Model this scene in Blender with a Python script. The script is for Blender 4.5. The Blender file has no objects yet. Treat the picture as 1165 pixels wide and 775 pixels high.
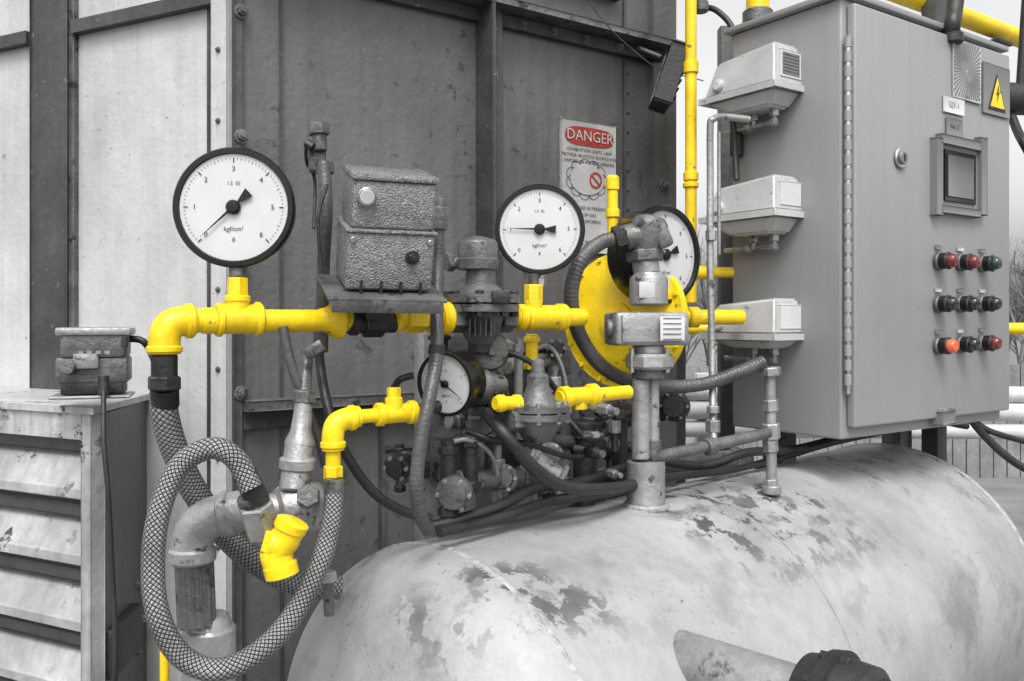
import bpy, bmesh, math, random
from mathutils import Vector, Matrix
random.seed(4)
H=1.7
sc=bpy.context.scene
V=Vector
# ---------------------------------------------------------------- survey helpers
def P(px,py,y): return V(((px-582.5)/1000*y, y, H-(py-365)/1000*y))
class Plane:
    def __init__(s,p,d):
        s.d=V((d[0],d[1],0)).normalized(); s.n=V((s.d.y,-s.d.x,0)); s.p=V((p[0],p[1],0))
        if s.n.dot(-s.p)<0: s.n=-s.n
        s.K=s.n.dot(s.p)
    def y(s,px):
        u=(px-582.5)/1000; return s.K/(s.n.x*u+s.n.y)
    def pt(s,px,py,o=0): return P(px,py,s.y(px))+s.n*o
    def plan(s,px,o=0):
        q=P(px,365,s.y(px))+s.n*o; return V((q.x,q.y,0))
D=V((.82,.572,0)).normalized()
WA=Plane((-.3175*1.75,1.75),(.82,.572))
WB=Plane((-.3175*1.75,1.75),(-.897,.442))
PC=Plane((-.3525*1.2,1.2),(.82,.572))
CD=Plane((.3805*1.95,1.95),(.82,.572))
CS=Plane((.3805*1.95,1.95),(-.572,.82))
# ---------------------------------------------------------------- materials
def new_mat(name):
    m=bpy.data.materials.new(name); m.use_nodes=True
    return m,m.node_tree.nodes,m.node_tree.links,m.node_tree.nodes['Principled BSDF']
def col(c): return (c,c,c,1) if isinstance(c,(int,float)) else (c[0],c[1],c[2],1)
def M(name,base,rough=.5,metal=0,var=.25,scale=6,bump=.15,bscale=120,streak=0,patches=(),coat=0,zmask=None,spec=.5,pb=False):
    m,N,L,b=new_mat(name)
    tc=N.new('ShaderNodeTexCoord'); O=tc.outputs['Object']
    def noise(sc_,det=6,vec=None,r=.6):
        n=N.new('ShaderNodeTexNoise'); n.inputs['Scale'].default_value=sc_; n.inputs['Detail'].default_value=det
        n.inputs['Roughness'].default_value=r
        L.new(vec or O,n.inputs['Vector']); return n.outputs['Fac']
    def ramp(f,a,c,ca=0,cc=1):
        r=N.new('ShaderNodeMapRange'); r.inputs[1].default_value=a; r.inputs[2].default_value=c
        r.inputs[3].default_value=ca; r.inputs[4].default_value=cc; L.new(f,r.inputs[0]); return r.outputs[0]
    def mix(f,A,B,mode='MIX'):
        x=N.new('ShaderNodeMix'); x.data_type='RGBA'; x.blend_type=mode
        if isinstance(f,float): x.inputs[0].default_value=f
        else: L.new(f,x.inputs[0])
        for s,i in ((A,6),(B,7)):
            if isinstance(s,tuple): x.inputs[i].default_value=s
            else: L.new(s,x.inputs[i])
        return x.outputs[2]
    c0=col(base)
    lo=tuple(v*(1-var) for v in c0[:3])+(1,); hi=tuple(min(1,v*(1+var)) for v in c0[:3])+(1,)
    n1=noise(scale,5)
    c=mix(ramp(n1,.3,.7),lo,hi)
    if var>.12:
        f2=ramp(noise(scale*9,3),.3,.75,1-.45*var,1+.25*var)
        vm=N.new('ShaderNodeVectorMath'); vm.operation='SCALE'; L.new(c,vm.inputs[0]); L.new(f2,vm.inputs['Scale']); c=vm.outputs[0]
    if streak:
        mp=N.new('ShaderNodeMapping'); mp.inputs['Scale'].default_value=(22,22,1.2); L.new(O,mp.inputs[0])
        s=ramp(noise(1.6,4,mp.outputs[0]),.45,.72,0,streak)
        c=mix(s,c,tuple(v*.35 for v in c0[:3])+(1,))
    hgt=None
    for (pc,ps,th,soft,msc,mth) in patches:
        a=ramp(noise(ps,5,None,.68),th,th+soft)
        if msc:
            k=ramp(noise(msc,2),mth,mth+.12); mu=N.new('ShaderNodeMath'); mu.operation='MULTIPLY'; L.new(a,mu.inputs[0]); L.new(k,mu.inputs[1]); a=mu.outputs[0]
        if zmask and 8<ps<60:
            sx=N.new('ShaderNodeSeparateXYZ'); L.new(O,sx.inputs[0]); z=ramp(sx.outputs[2],zmask[0],zmask[1])
            mu=N.new('ShaderNodeMath'); mu.operation='MULTIPLY'; L.new(a,mu.inputs[0]); L.new(z,mu.inputs[1]); a=mu.outputs[0]
        c=mix(a,c,col(pc)); hgt=a
    L.new(c,b.inputs['Base Color'])
    b.inputs['Metallic'].default_value=metal
    L.new(ramp(n1,.3,.7,max(.05,rough-.1),min(1,rough+.12)),b.inputs['Roughness'])
    b.inputs['Coat Weight'].default_value=coat; b.inputs['Specular IOR Level'].default_value=spec
    if bump:
        bp=N.new('ShaderNodeBump'); bp.inputs['Strength'].default_value=bump; bp.inputs['Distance'].default_value=.004
        h=noise(bscale,2)
        if hgt is not None and pb:
            s=N.new('ShaderNodeMath'); s.operation='SUBTRACT'; L.new(h,s.inputs[0]); L.new(hgt,s.inputs[1]); h=s.outputs[0]
        L.new(h,bp.inputs['Height']); L.new(bp.outputs[0],b.inputs['Normal'])
    return m
YEL=M('yellow_paint',(.80,.56,.006),.36,0,.15,14,.3,60,patches=(((.20,.15,.05),46,.65,.03,0,0),))
SIL=M('aluminium_paint',.31,.38,.45,.26,14,.35,90,patches=((.08,34,.60,.05,0,0),))
CAST=M('cast_grey_paint',.125,.43,.35,.38,18,.5,110,patches=((.03,26,.58,.06,0,0),))
DARK=M('dark_steel',.035,.45,.4,.4,20,.4,100)
HAM=M('hammered_paint',.25,.30,.5,.30,120,.9,420)
RUB=M('black_rubber',.020,.5,0,.4,12,.3,120)
COND=M('grey_conduit',.085,.42,.15,.35,14,.4,120)
BLK=M('black_gloss',.006,.28,0,.1,12,0,60,spec=.35)
WALD=M('dark_grey_wall_paint',.108,.46,.1,.24,1.6,.40,60,streak=.30,patches=((.045,24,.59,.06,2.2,.49),(.20,85,.62,.06,2.6,.48)),pb=True)
WALL=M('light_worn_wall_paint',.50,.5,.05,.18,1.8,.35,60,streak=.18,patches=((.18,80,.64,.05,2.5,.45),(.22,22,.64,.06,2,.47)),pb=True)
RIB=M('wall_rib_steel',.065,.52,.2,.35,6,.4,60,streak=.3,patches=((.2,50,.66,.04,0,0),))
LOUV=M('louver_paint',.40,.48,.1,.3,6,.4,60,streak=.40,patches=((.05,22,.58,.04,3,.45),),pb=True)
CAB=M('cabinet_grey_enamel',.255,.40,.0,.07,2.2,.12,300,coat=.1,streak=.09,patches=((.08,70,.70,.03,0,0),))
TRM=M('transmitter_enamel',.46,.4,0,.14,12,.15,200,patches=((.16,34,.64,.05,0,0),))
WHT=M('white_label',.58,.5,0,.06,30,0,50)
SGN=M('faded_sign_enamel',.36,.55,0,.15,12,.1,90,patches=((.2,60,.64,.04,0,0),))
DIAL=M('dial_white',.52,.4,0,.05,20,0,50,coat=.5)
INK=M('black_ink',.012,.5,0,.1,20,0)
RAYM=M('engraved_grey_rays',.14,.4,.2,.1,20,0)
RED=M('sign_red',(.27,.03,.02),.5,0,.15,20,0)
TANK=M('tank_silver_paint',.345,.58,.12,.16,4.0,.28,140,streak=.10,patches=((.21,5,.53,.16,0,0),(.17,14,.52,.10,2.6,.42),(.075,19,.535,.025,2.6,.45),(.15,110,.62,.04,4.5,.45),(.06,300,.69,.03,0,0)),zmask=(H-.50,H-.385),spec=.35)
NOZ=M('nozzle_silver_paint',.25,.55,.2,.3,9,.5,80,patches=((.08,20,.57,.08,0,0),))
TANKD=M('weld_bead',.36,.55,.2,.4,60,.9,90)
CON=M('white_steel_beam',.55,.6,0,.2,4,.2,60)
GRV=M('yard_ground',.16,.9,0,.3,1.5,.6,20)
FEN=M('weathered_fence_boards',.20,.8,0,.4,3,.5,60,streak=.3)
BARK=M('bare_branches',.14,.9,0,.3,3,0)
STEEL=M('bright_steel',.50,.28,.9,.15,20,.1,60)
SCR=M('screen_lcd',.09,.15,0,.1,10,0,coat=.7)
BEZ=M('screen_bezel',.17,.4,0,.06,10,.1,200)
def lampmat(n,c):
    return M(n,c,.2,0,.1,20,0,coat=.8)
RL=lampmat('red_lens',(.13,.010,.012)); GL=lampmat('green_lens',(.010,.035,.02)); OL=lampmat('orange_lens',(.70,.12,.03)); BL=lampmat('black_cap',.008)
def braidmat():
    m,N,L,b=new_mat('steel_braid')
    uv=N.new('ShaderNodeUVMap'); sx=N.new('ShaderNodeSeparateXYZ'); L.new(uv.outputs[0],sx.inputs[0])
    def mth(op,a,c=None):
        n=N.new('ShaderNodeMath'); n.operation=op
        for i,s in enumerate((a,c)):
            if s is None: continue
            if isinstance(s,(int,float)): n.inputs[i].default_value=s
            else: L.new(s,n.inputs[i])
        return n.outputs[0]
    A=mth('MULTIPLY',sx.outputs[0],470.0)
    B=mth('MULTIPLY',sx.outputs[1],math.pi*12)
    p=mth('ADD',A,B); q=mth('SUBTRACT',A,B)
    sp=mth('SINE',p); sq=mth('SINE',q)
    wv=mth('MULTIPLY',sp,sq)
    fine=mth('MULTIPLY',mth('ABSOLUTE',mth('SINE',mth('MULTIPLY',p,2.0))),mth('GREATER_THAN',wv,0))
    fine2=mth('MULTIPLY',mth('ABSOLUTE',mth('SINE',mth('MULTIPLY',q,2.0))),mth('LESS_THAN',wv,0))
    edge=mth('POWER',mth('ABSOLUTE',wv),.5)
    h=mth('MULTIPLY',edge,mth('ADD',mth('MULTIPLY',mth('ADD',fine,fine2),.45),.55))
    r=N.new('ShaderNodeValToRGB'); r.color_ramp.elements[0].color=(.012,.012,.012,1); r.color_ramp.elements[1].color=(.36,.36,.36,1); r.color_ramp.elements[0].position=.15; r.color_ramp.elements[1].position=.9
    tc=N.new('ShaderNodeTexCoord'); nz=N.new('ShaderNodeTexNoise'); nz.inputs['Scale'].default_value=14; L.new(tc.outputs['Object'],nz.inputs['Vector'])
    L.new(mth('MULTIPLY',h,mth('ADD',nz.outputs['Fac'],.5)),r.inputs[0]); L.new(r.outputs[0],b.inputs['Base Color'])
    b.inputs['Metallic'].default_value=.5; b.inputs['Roughness'].default_value=.42
    bp=N.new('ShaderNodeBump'); bp.inputs['Strength'].default_value=.8; bp.inputs['Distance'].default_value=.002; L.new(h,bp.inputs['Height']); L.new(bp.outputs[0],b.inputs['Normal'])
    return m
BRAID=braidmat()
# ---------------------------------------------------------------- mesh helpers
CUR=[None]
def G(name,loc=None):
    e=bpy.data.objects.new(name,None); sc.collection.objects.link(e); e.empty_display_size=.05
    CUR[0]=e; return e
def fin(name,bm,mat,smooth=True,ang=35):
    me=bpy.data.meshes.new(name); bmesh.ops.recalc_face_normals(bm,faces=bm.faces); bm.to_mesh(me); bm.free()
    o=bpy.data.objects.new(name,me); sc.collection.objects.link(o); me.materials.append(mat)
    if smooth:
        me.shade_smooth(); me.set_sharp_from_angle(angle=math.radians(ang))
    if CUR[0]: o.parent=CUR[0]
    return o
def frame(d):
    d=d.normalized(); a=V((0,0,1)) if abs(d.z)<.9 else V((1,0,0))
    x=a.cross(d).normalized(); return x,d.cross(x).normalized(),d
def lathe(name,o,ax,prof,mat,seg=32,smooth=True):
    x,y,z=frame(ax); bm=bmesh.new(); rings=[]
    ph=math.pi/seg if seg<=8 else 0
    for t,r in prof:
        if r<1e-6: rings.append([bm.verts.new(o+z*t)])
        else: rings.append([bm.verts.new(o+z*t+(x*math.cos(2*math.pi*i/seg+ph)+y*math.sin(2*math.pi*i/seg+ph))*r) for i in range(seg)])
    for A,B in zip(rings,rings[1:]):
        if len(A)==1 and len(B)==1: continue
        for i in range(seg):
            j=(i+1)%seg
            if len(A)==1: bm.faces.new((A[0],B[i],B[j]))
            elif len(B)==1: bm.faces.new((A[i],A[j],B[0]))
            else: bm.faces.new((A[i],A[j],B[j],B[i]))
    for R in (rings[0],rings[-1]):
        if len(R)>1: bm.faces.new(R)
    return fin(name,bm,mat,smooth)
def cyl(name,a,b,r,mat,r2=None,seg=28,ch=.12):
    r2=r if r2 is None else r2; l=(b-a).length; c=min(ch*min(r,r2),l*.3)
    return lathe(name,a,b-a,[(0,r-c),(c,r),(l-c,r2),(l,r2-c)],mat,seg)
def hexn(name,a,b,r,mat): return cyl(name,a,b,r,mat,seg=6,ch=.1)
def catmull(pts,n=10):
    out=[];Q=[pts[0]*2-pts[1]]+pts+[pts[-1]*2-pts[-2]]
    for i in range(1,len(Q)-2):
        p0,p1,p2,p3=Q[i-1:i+3]
        for k in range(n):
            t=k/n
            out.append(.5*((2*p1)+(p2-p0)*t+(2*p0-5*p1+4*p2-p3)*t*t+(3*p1-p0-3*p2+p3)*t**3))
    out.append(pts[-1]); return out
def sweep(name,pts,r,mat,seg=20,sm=True,n=10,rad=None):
    if sm: pts=catmull(pts,n)
    m=len(pts); T=[(pts[min(i+1,m-1)]-pts[max(i-1,0)]).normalized() for i in range(m)]
    x,y,_=frame(T[0]); bm=bmesh.new(); uvl=bm.loops.layers.uv.new('UVMap'); rings=[];L=[0]
    for i in range(m):
        if i: L.append(L[-1]+(pts[i]-pts[i-1]).length)
        x=(x-T[i]*x.dot(T[i])).normalized(); y=T[i].cross(x)
        rr=r if rad is None else rad(L[-1])*r
        rings.append([bm.verts.new(pts[i]+(x*math.cos(2*math.pi*k/seg)+y*math.sin(2*math.pi*k/seg))*rr) for k in range(seg)])
    for i in range(m-1):
        for k in range(seg):
            j=(k+1)%seg; f=bm.faces.new((rings[i][k],rings[i][j],rings[i+1][j],rings[i+1][k]))
            for lp,(a,c) in zip(f.loops,((L[i],k),(L[i],k+1),(L[i+1],k+1),(L[i+1],k))): lp[uvl].uv=(a,c/seg)
    bm.faces.new(rings[0]); bm.faces.new(rings[-1])
    return fin(name,bm,mat,True,50)
def H3(name,l,rpx,mat,**k):
    ym=sum(t[2] for t in l)/len(l)
    return sweep(name,[P(*t) for t in l],rpx*ym/1000,mat,**k)
def box(name,c,ex,ey,ez,s,mat,bev=.003,seg=2):
    bm=bmesh.new(); bmesh.ops.create_cube(bm,size=1)
    for v in bm.verts: v.co=c+ex*(v.co.x*s[0])+ey*(v.co.y*s[1])+ez*(v.co.z*s[2])
    if bev: bmesh.ops.bevel(bm,geom=bm.edges[:],offset=bev,segments=seg,profile=.5,affect='EDGES')
    return fin(name,bm,mat,True,40)
Z=V((0,0,1))
def slab(name,a,b,z0,z1,n,o0,o1,mat,bev=.002):
    c=(a+b)/2+n*((o0+o1)/2); c.z=(z0+z1)/2; e=(b-a); l=e.length; e.normalize()
    return box(name,c,e,n,Z,(l,o1-o0,z1-z0),mat,bev)
def prism(name,poly,o,ex,ey,ez,depth,mat,bev=.003):
    bm=bmesh.new(); A=[bm.verts.new(o+ex*a+ey*b) for a,b in poly]; B=[bm.verts.new(o+ex*a+ey*b+ez*depth) for a,b in poly]
    bm.faces.new(A); bm.faces.new(B)
    for i in range(len(A)):
        j=(i+1)%len(A); bm.faces.new((A[i],A[j],B[j],B[i]))
    bmesh.ops.recalc_face_normals(bm,faces=bm.faces)
    if bev: bmesh.ops.bevel(bm,geom=bm.edges[:],offset=bev,segments=2,profile=.5,affect='EDGES')
    return fin(name,bm,mat,True,40)
def quad(name,c,ex,ey,w,h,mat):
    bm=bmesh.new(); vs=[bm.verts.new(c+ex*(a*w/2)+ey*(b*h/2)) for a,b in ((-1,-1),(1,-1),(1,1),(-1,1))]; bm.faces.new(vs)
    return fin(name,bm,mat,False)
def text(name,s,c,ex,ey,size,mat,al='CENTER'):
    cu=bpy.data.curves.new(name,'FONT'); cu.body=s; cu.size=size; cu.align_x=al; cu.align_y='CENTER'; cu.materials.append(mat); cu.resolution_u=2
    o=bpy.data.objects.new(name,cu); sc.collection.objects.link(o)
    ez=ex.cross(ey); m=Matrix((ex,ey,ez)).transposed().to_4x4(); m.translation=c; o.matrix_world=m
    o.parent=CUR[0]; return o
def bolt(name,c,n,r,mat=CAST,h=None):
    h=h or r*.9
    cyl(name+'_washer',c,c+n*r*.3,r*1.5,mat,seg=16); hexn(name+'_head',c+n*r*.25,c+n*(h+r*.25),r,mat)
    cyl(name+'_stud',c+n*h,c+n*(h+r*.8),r*.5,mat,seg=10)
def boltring(c,ax,R,n,r,h,mat,ph=0):
    x,y,z=frame(ax)
    for i in range(n):
        a=2*math.pi*i/n+ph; q=c+(x*math.cos(a)+y*math.sin(a))*R
        hexn('flange_bolt',q-z*h/2,q+z*h/2,r,mat)
# ---------------------------------------------------------------- steel enclosure
G('steel_equipment_housing')
a=WA.plan(265);b=WA.plan(764)
slab('right_wall_panel',a,b,0,3.6,WA.n,-.04,0,WALD,0)
a2=WB.plan(-420);slab('left_wall_panel',WB.plan(265),a2,0,3.6,WB.n,-.04,0,WALL,0)
def wz(pl,px,py): return H-(py-365)/1000*pl.y(px)
slab('corner_flange',WB.plan(264.5),WB.plan(249),0,3.6,WB.n,.001,.02,WALL)
slab('corner_flange',WA.plan(264),WA.plan(273),0,3.6,WA.n,.001,.014,RIB)
slab('panel_seam',WB.plan(240),WB.plan(237),0,3.6,WB.n,.001,.004,RIB,0)
slab('column_channel',WB.plan(84),WB.plan(45),0,3.6,WB.n,.001,.02,RIB,.004)
slab('column_flange',WB.plan(89),WB.plan(84.5),0,3.6,WB.n,.001,.012,CAST)
slab('column_flange',WB.plan(44.5),WB.plan(40),0,3.6,WB.n,.001,.012,CAST)
z=wz(WB,85,35);slab('upper_rail',WB.plan(248),WB.plan(90),z-.012,z+.012,WB.n,.001,.022,RIB)
slab('upper_rail',WB.plan(39),WB.plan(-400),z-.012,z+.012,WB.n,.001,.022,RIB)
z=wz(WA,565,12)
slab('upper_rail_flange',WA.plan(275),WA.plan(762),z-.01,z+.006,WA.n,.001,.07,CAST)
slab('upper_rail_web',WA.plan(275),WA.plan(762),z-.042,z-.012,WA.n,.001,.016,RIB)
slab('upper_cover_strip',WA.plan(275),WA.plan(700),z+.10,z+.13,WA.n,.001,.03,RIB)
slab('stiffener_angle',WA.plan(541),WA.plan(562),0,3.6,WA.n,.001,.035,RIB)
slab('stiffener_leg',WA.plan(541),WA.plan(545),0,3.6,WA.n,.036,.07,RIB)
slab('end_flange',WA.plan(737),WA.plan(763),0,3.6,WA.n,.001,.02,WALD)
slab('panel_edge',WA.plan(708),WA.plan(711),0,3.6,WA.n,.001,.006,RIB,0)
slab('panel_edge',WA.plan(318),WA.plan(321),0,3.6,WA.n,.001,.005,RIB,0)
z=wz(WA,265,460);slab('lower_rail',WA.plan(274),WA.plan(540),z-.012,z+.008,WA.n,.001,.05,CAST)
slab('lower_rail_web',WA.plan(274),WA.plan(540),z-.05,z-.013,WA.n,.001,.012,RIB)
slab('lower_panel_edge',WA.plan(430),WA.plan(434),0,z-.05,WA.n,.001,.006,RIB,0)
for px,py in((272,16),(272,157),(272,447),(272,300)): bolt('wall_bolt',WA.pt(px,py,.015),WA.n,.010)
for px,py in((749,212),(749,104),(749,330)): bolt('wall_bolt',WA.pt(px,py,.021),WA.n,.012)
for px in(590,625,660,700,735): bolt('rail_bolt',WA.pt(px,int(12+(px-565)*.215)+14,.017),WA.n,.008)
for py in (60,140,230,330,420,520,620): bolt('flange_rivet',WB.pt(257,py,.021),WB.n,.004,CAST)
for i in range(26): bolt('seam_rivet',WA.pt(714,40+i*22,.001),WA.n,.003,CAST)
for x0,x1,y0,y1 in((433,437,505,640),(470,473,505,640),(437.5,469.5,505,510)):
    ym=WA.y((x0+x1)/2); slab('hatch_edge',WA.plan(x0),WA.plan(x1),H-(y1-365)/1000*ym,H-(y0-365)/1000*ym,WA.n,.001,.008,CAST,0)
H3('tie_wire',[(662,-8,2.2),(690,28,2.2),(718,55,2.2),(750,78,2.2),(800,92,2.25)],.6,RUB)
# ---------------------------------------------------------------- danger sign
G('danger_sign')
def SG(px,py,o=.012): return WA.pt(px,py,o)
ys=WA.y(668)
w=(WA.plan(698)-WA.plan(637)).length; h=.148*ys
c=SG(667.5,214,.006); box('sign_plate',c,WA.d,WA.n,Z,(w,.006,h),SGN,.002)
ex=WA.d if WA.d.x>0 else -WA.d
cR=SG(668,157,.011)
bm=bmesh.new(); vs=[]
for i in range(40):
    t=2*math.pi*i/40; cx=abs(math.cos(t))**.5*math.copysign(1,math.cos(t)); sz=abs(math.sin(t))**.8*math.copysign(1,math.sin(t))
    vs.append(bm.verts.new(cR+ex*cx*w*.45+Z*sz*.024))
bm.faces.new(vs); fin('danger_oval',bm,RED,False)
text('danger_text','DANGER',cR+WA.n*.002,ex,Z,w*.215,SGN)
ts=w*.068
for i,s in enumerate(('COMBUSTION UNITS, LAW','PROVIDE IGNITION SOURCE FOR','VAPORS OR HYDROCARBONS')):
    text('sign_text',s,SG(668,173+i*6.5,.0105),ex,Z,ts,INK)
for k in range(11):
    t=2*math.pi*k/11; q=SG(665,205,.0105)+ex*math.cos(t)*.052+Z*math.sin(t)*.036
    bm=bmesh.new()
    for i in range(12):
        a0=2*math.pi*i/12;a1=2*math.pi*(i+1)/12
        v=[bm.verts.new(q+(ex*math.cos(A)+Z*math.sin(A))*R) for A,R in((a0,.018),(a1,.018),(a1,.0165),(a0,.0165))]; bm.faces.new(v)
    fin('cloud_outline',bm,INK,False)
q=SG(665,205,.0118)
bm=bmesh.new(); bm.faces.new([bm.verts.new(q+ex*math.cos(t*.2618)*.056+Z*math.sin(t*.2618)*.04) for t in range(24)]); fin('cloud_fill',bm,SGN,False)
q=SG(674,206,.0135)
bm=bmesh.new()
for i in range(24):
    a0=2*math.pi*i/24;a1=2*math.pi*(i+1)/24
    bm.faces.new([bm.verts.new(q+(ex*math.cos(A)+Z*math.sin(A))*R) for A,R in((a0,.021),(a1,.021),(a1,.016),(a0,.016))])
fin('prohibition_ring',bm,RED,False)
quad('prohibition_bar',q,(ex+Z*-.9).normalized(),(Z+ex*.9).normalized(),.036,.005,RED)
for i,s in enumerate(('DANGER IN PRESENCE','OF GAS','NO SMOKING')): text('sign_text',s,SG(668,238+i*7.5,.0105),ex,Z,ts,INK)
text('sign_text','No 6-22',SG(658,277,.0105),ex,Z,.018,INK)
# ---------------------------------------------------------------- spotlight at housing end
G('floodlight')
c=P(761,88,2.25)
up=V((.33,.0,1)).normalized(); ex2=up.cross(V((0,1,0))).normalized(); 
box('lamp_body',c,ex2,ex2.cross(up),up,(.035,.10,.15),RUB,.006)
box('lamp_glass',c+ex2*.018,ex2,ex2.cross(up),up,(.006,.085,.13),SCR,.002)
for i in range(6): box('cooling_fin',c-ex2*.022+up*(-.055+i*.022),ex2,ex2.cross(up),up,(.016,.09,.004),RUB,0)
sweep('lamp_bracket',[c+V((-.02,0,.05)),c+V((-.07,.03,.08)),WA.pt(745,70,.02)],.008,DARK)
# ---------------------------------------------------------------- louvre unit
G('louvered_ventilation_unit')
LP=Plane(((102-582.5)/1000*1.55,1.55),(-.897,.442))
cz=H-(465-365)/1000*1.55
A=LP.plan(102); B=LP.plan(-350); back=V((-.03,.33,0))
bm=bmesh.new()
def ring(z): return [bm.verts.new(V((q.x,q.y,z))) for q in (A-LP.n*.03,B-LP.n*.03,B+back*1.0,A+back)]
r0=ring(0.1); r1=ring(cz-.012); bm.faces.new(r1); 
for i in range(4): bm.faces.new((r0[i],r0[(i+1)%4],r1[(i+1)%4],r1[i]))
fin('casing',bm,WALD,False)
bm=bmesh.new(); A2=A+V((.012,-.012,0))
t0=[bm.verts.new(V((q.x,q.y,cz-.010))) for q in (A2,B,B+back,A+back+V((.012,0,0)))]; t1=[bm.verts.new(v.co+Z*.012) for v in t0]
bm.faces.new(t0);bm.faces.new(t1)
for i in range(4): bm.faces.new((t0[i],t0[(i+1)%4],t1[(i+1)%4],t1[i]))
fin('top_cover',bm,LOUV,False)
slab('corner_post',A,LP.plan(93),.1,cz-.012,LP.n,-.03,.0,LOUV)
slab('top_frame',LP.plan(92.5),B,cz-.055,cz-.012,LP.n,-.03,-.002,LOUV)
zt=cz-.058
for k in range(7):
    z0=zt-k*.118
    pr=[(-.045,z0),(-.005,z0-.085),(-.001,z0-.088),(-.001,z0-.104),(-.008,z0-.108),(-.012,z0-.090),(-.06,z0-.004)]
    bm=bmesh.new(); q0=LP.plan(92.5);q1=B
    R0=[bm.verts.new(q0+LP.n*o+Z*zz) for o,zz in pr];R1=[bm.verts.new(q1+LP.n*o+Z*zz) for o,zz in pr]
    for i in range(len(pr)):
        j=(i+1)%len(pr); bm.faces.new((R0[i],R0[j],R1[j],R1[i]))
    bm.faces.new(R0); bm.faces.new(R1)
    fin('louver_slat',bm,LOUV,True,25)
    slab('slat_lip',q0,q1,z0-.030,z0-.026,LP.n,-.030,-.022,RIB,0)
    slab('slat_gap_strip',q0,q1,z0-.118,z0-.1085,LP.n,-.05,-.016,DARK,0)
sdn=V((1,.09,0)).normalized()
bolt('side_bolt',V((A.x+back.x*.7,A.y+back.y*.7,cz-.38))+sdn*.002,sdn,.008)
for t,dz in((.2,.43),(.55,.5),(.8,.46)): 
    q=A+back*t; q.z=cz-dz; bolt('side_bolt',q+sdn*.001,sdn,.008,SIL,.02)
box('side_bracket',A+back*.35+Z*(cz-.45)+sdn*.015,sdn,V((-.09,1,0)),Z,(.03,.16,.09),DARK,.004)
# ---------------------------------------------------------------- small sensor on louvre unit
G('pressure_switch_box')
y=1.56
ex3=V((.93,.30,0)).normalized(); ey3=V((-.30,.93,0)).normalized()
box('base',P(108,440,y),ex3,ey3,Z,(.10,.07,.022),DARK)
box('foot_plate',P(106,450,y),ex3,ey3,Z,(.13,.09,.006),SIL)
box('lower_body',P(108,420,y),ex3,ey3,Z,(.115,.075,.045),CAST,.005)
box('window',P(98,411,y-.045),ex3,ey3,Z,(.04,.01,.026),SIL,.002)
box('upper_body',P(110,392,y),ex3,ey3,Z,(.105,.08,.045),CAST,.006)
box('lid',P(110,377,y),ex3,ey3,Z,(.12,.09,.014),SIL,.004)
for px,py in((76,383),(142,383)): cyl('lid_screw',P(px,py,y-.03),P(px,py+12,y-.03),.005,DARK)
cyl('side_knob',P(82,418,y-.04),P(76,418,y-.07),.012,CAST)
for px in(92,102,112,122): box('nameplate_mark',P(px,401,y-.046),ex3,ey3,Z,(.008,.004,.006),SIL,0)
cyl('cable_gland',P(118,428,y-.045),P(118,450,y-.05),.009,DARK)
G('sensor_cable')
H3('cable',[(118,445,1.5),(118,500,1.47),(123,560,1.46),(127,640,1.46),(131,720,1.46),(130,800,1.46)],3.0,RUB)
H3('cable_back',[(145,385,1.6),(162,388,1.6),(172,402,1.6),(182,430,1.5)],4,RUB)
# ---------------------------------------------------------------- gauge builder
def gauge(name,c,n,r,ang,up=Z,stem=.05,depth=.045,nums=6,span=(225,-45),stemmat=STEEL,back=False):
    G(name); n=n.normalized(); ex=up.cross(n).normalized(); ey=n.cross(ex).normalized()
    lathe('case',c-n*depth,n,[(0,r*.0),(0,r*.86),(depth*.15,r*.93),(depth*.75,r*.93),(depth*.78,r*.985),(depth*.85,r),(depth*1.02,r),(depth*1.1,r*.975),(depth*1.1,r*.90),(depth*1.02,r*.885),(depth*.98,r*.885),(depth*.98,0)],BLK,72)
    lathe('dial',c-n*(depth*.02-.0006),n,[(0,0),(0,r*.884),(.0005,r*.884),(.0005,0)],DIAL,64)
    f=c-n*(depth*.02-.0022)
    a0,a1=span
    bm=bmesh.new(); NT=nums*10
    for i in range(NT+1):
        a=math.radians(a0+(a1-a0)*i/NT); big=i%10==0; mid=i%5==0
        d=ex*math.cos(a)+ey*math.sin(a); t=-ex*math.sin(a)+ey*math.cos(a)
        ro=r*.82; ri=r*(.745 if big else .775 if mid else .79); hw=r*(.009 if big else .0045)
        bm.faces.new([bm.verts.new(f+d*R+t*s) for R,s in((ri,-hw),(ro,-hw),(ro,hw),(ri,hw))])
    fin('tick_marks',bm,INK,False)
    for i in range(nums+1):
        a=math.radians(a0+(a1-a0)*i/nums)
        text('numeral',str(i),f+(ex*math.cos(a)+ey*math.sin(a))*r*.64,ex,ey,r*.125,INK)
    text('unit','kgf/cm\u00b2',f-ey*r*.36,ex,ey,r*.11,INK)
    text('serial','1.5  02',f+ey*r*.40,ex,ey,r*.08,INK)
    text('mark','8',f-ey*r*.54,ex,ey,r*.10,INK)
    a=math.radians(ang); d=ex*math.cos(a)+ey*math.sin(a); t=-ex*math.sin(a)+ey*math.cos(a)
    g=f+n*.003
    prism('needle',[(r*.74,0),(r*.05,.022*r),(-r*.12,.022*r),(-r*.36,.09*r),(-r*.36,-.09*r),(-r*.12,-.022*r),(r*.05,-.022*r)],g,d,t,n,.0012,BLK,0)
    lathe('needle_hub',f,n,[(0,r*.12),(.004,r*.12),(.007,r*.09),(.0075,0)],BLK,24)
    cb=c-n*depth*.5
    if stem:
        cyl('stem',cb-up*r*.9,cb-up*(r+stem*.3),.009,STEEL); hexn('stem_hex',cb-up*(r+stem*.25),cb-up*(r+stem),.011,stemmat)
y=PC.y(268)
gauge('pressure_gauge',P(266,236,y-.01),V((.05,-1,0)),.068*y,223,stem=.02)
y=PC.y(610)
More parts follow.
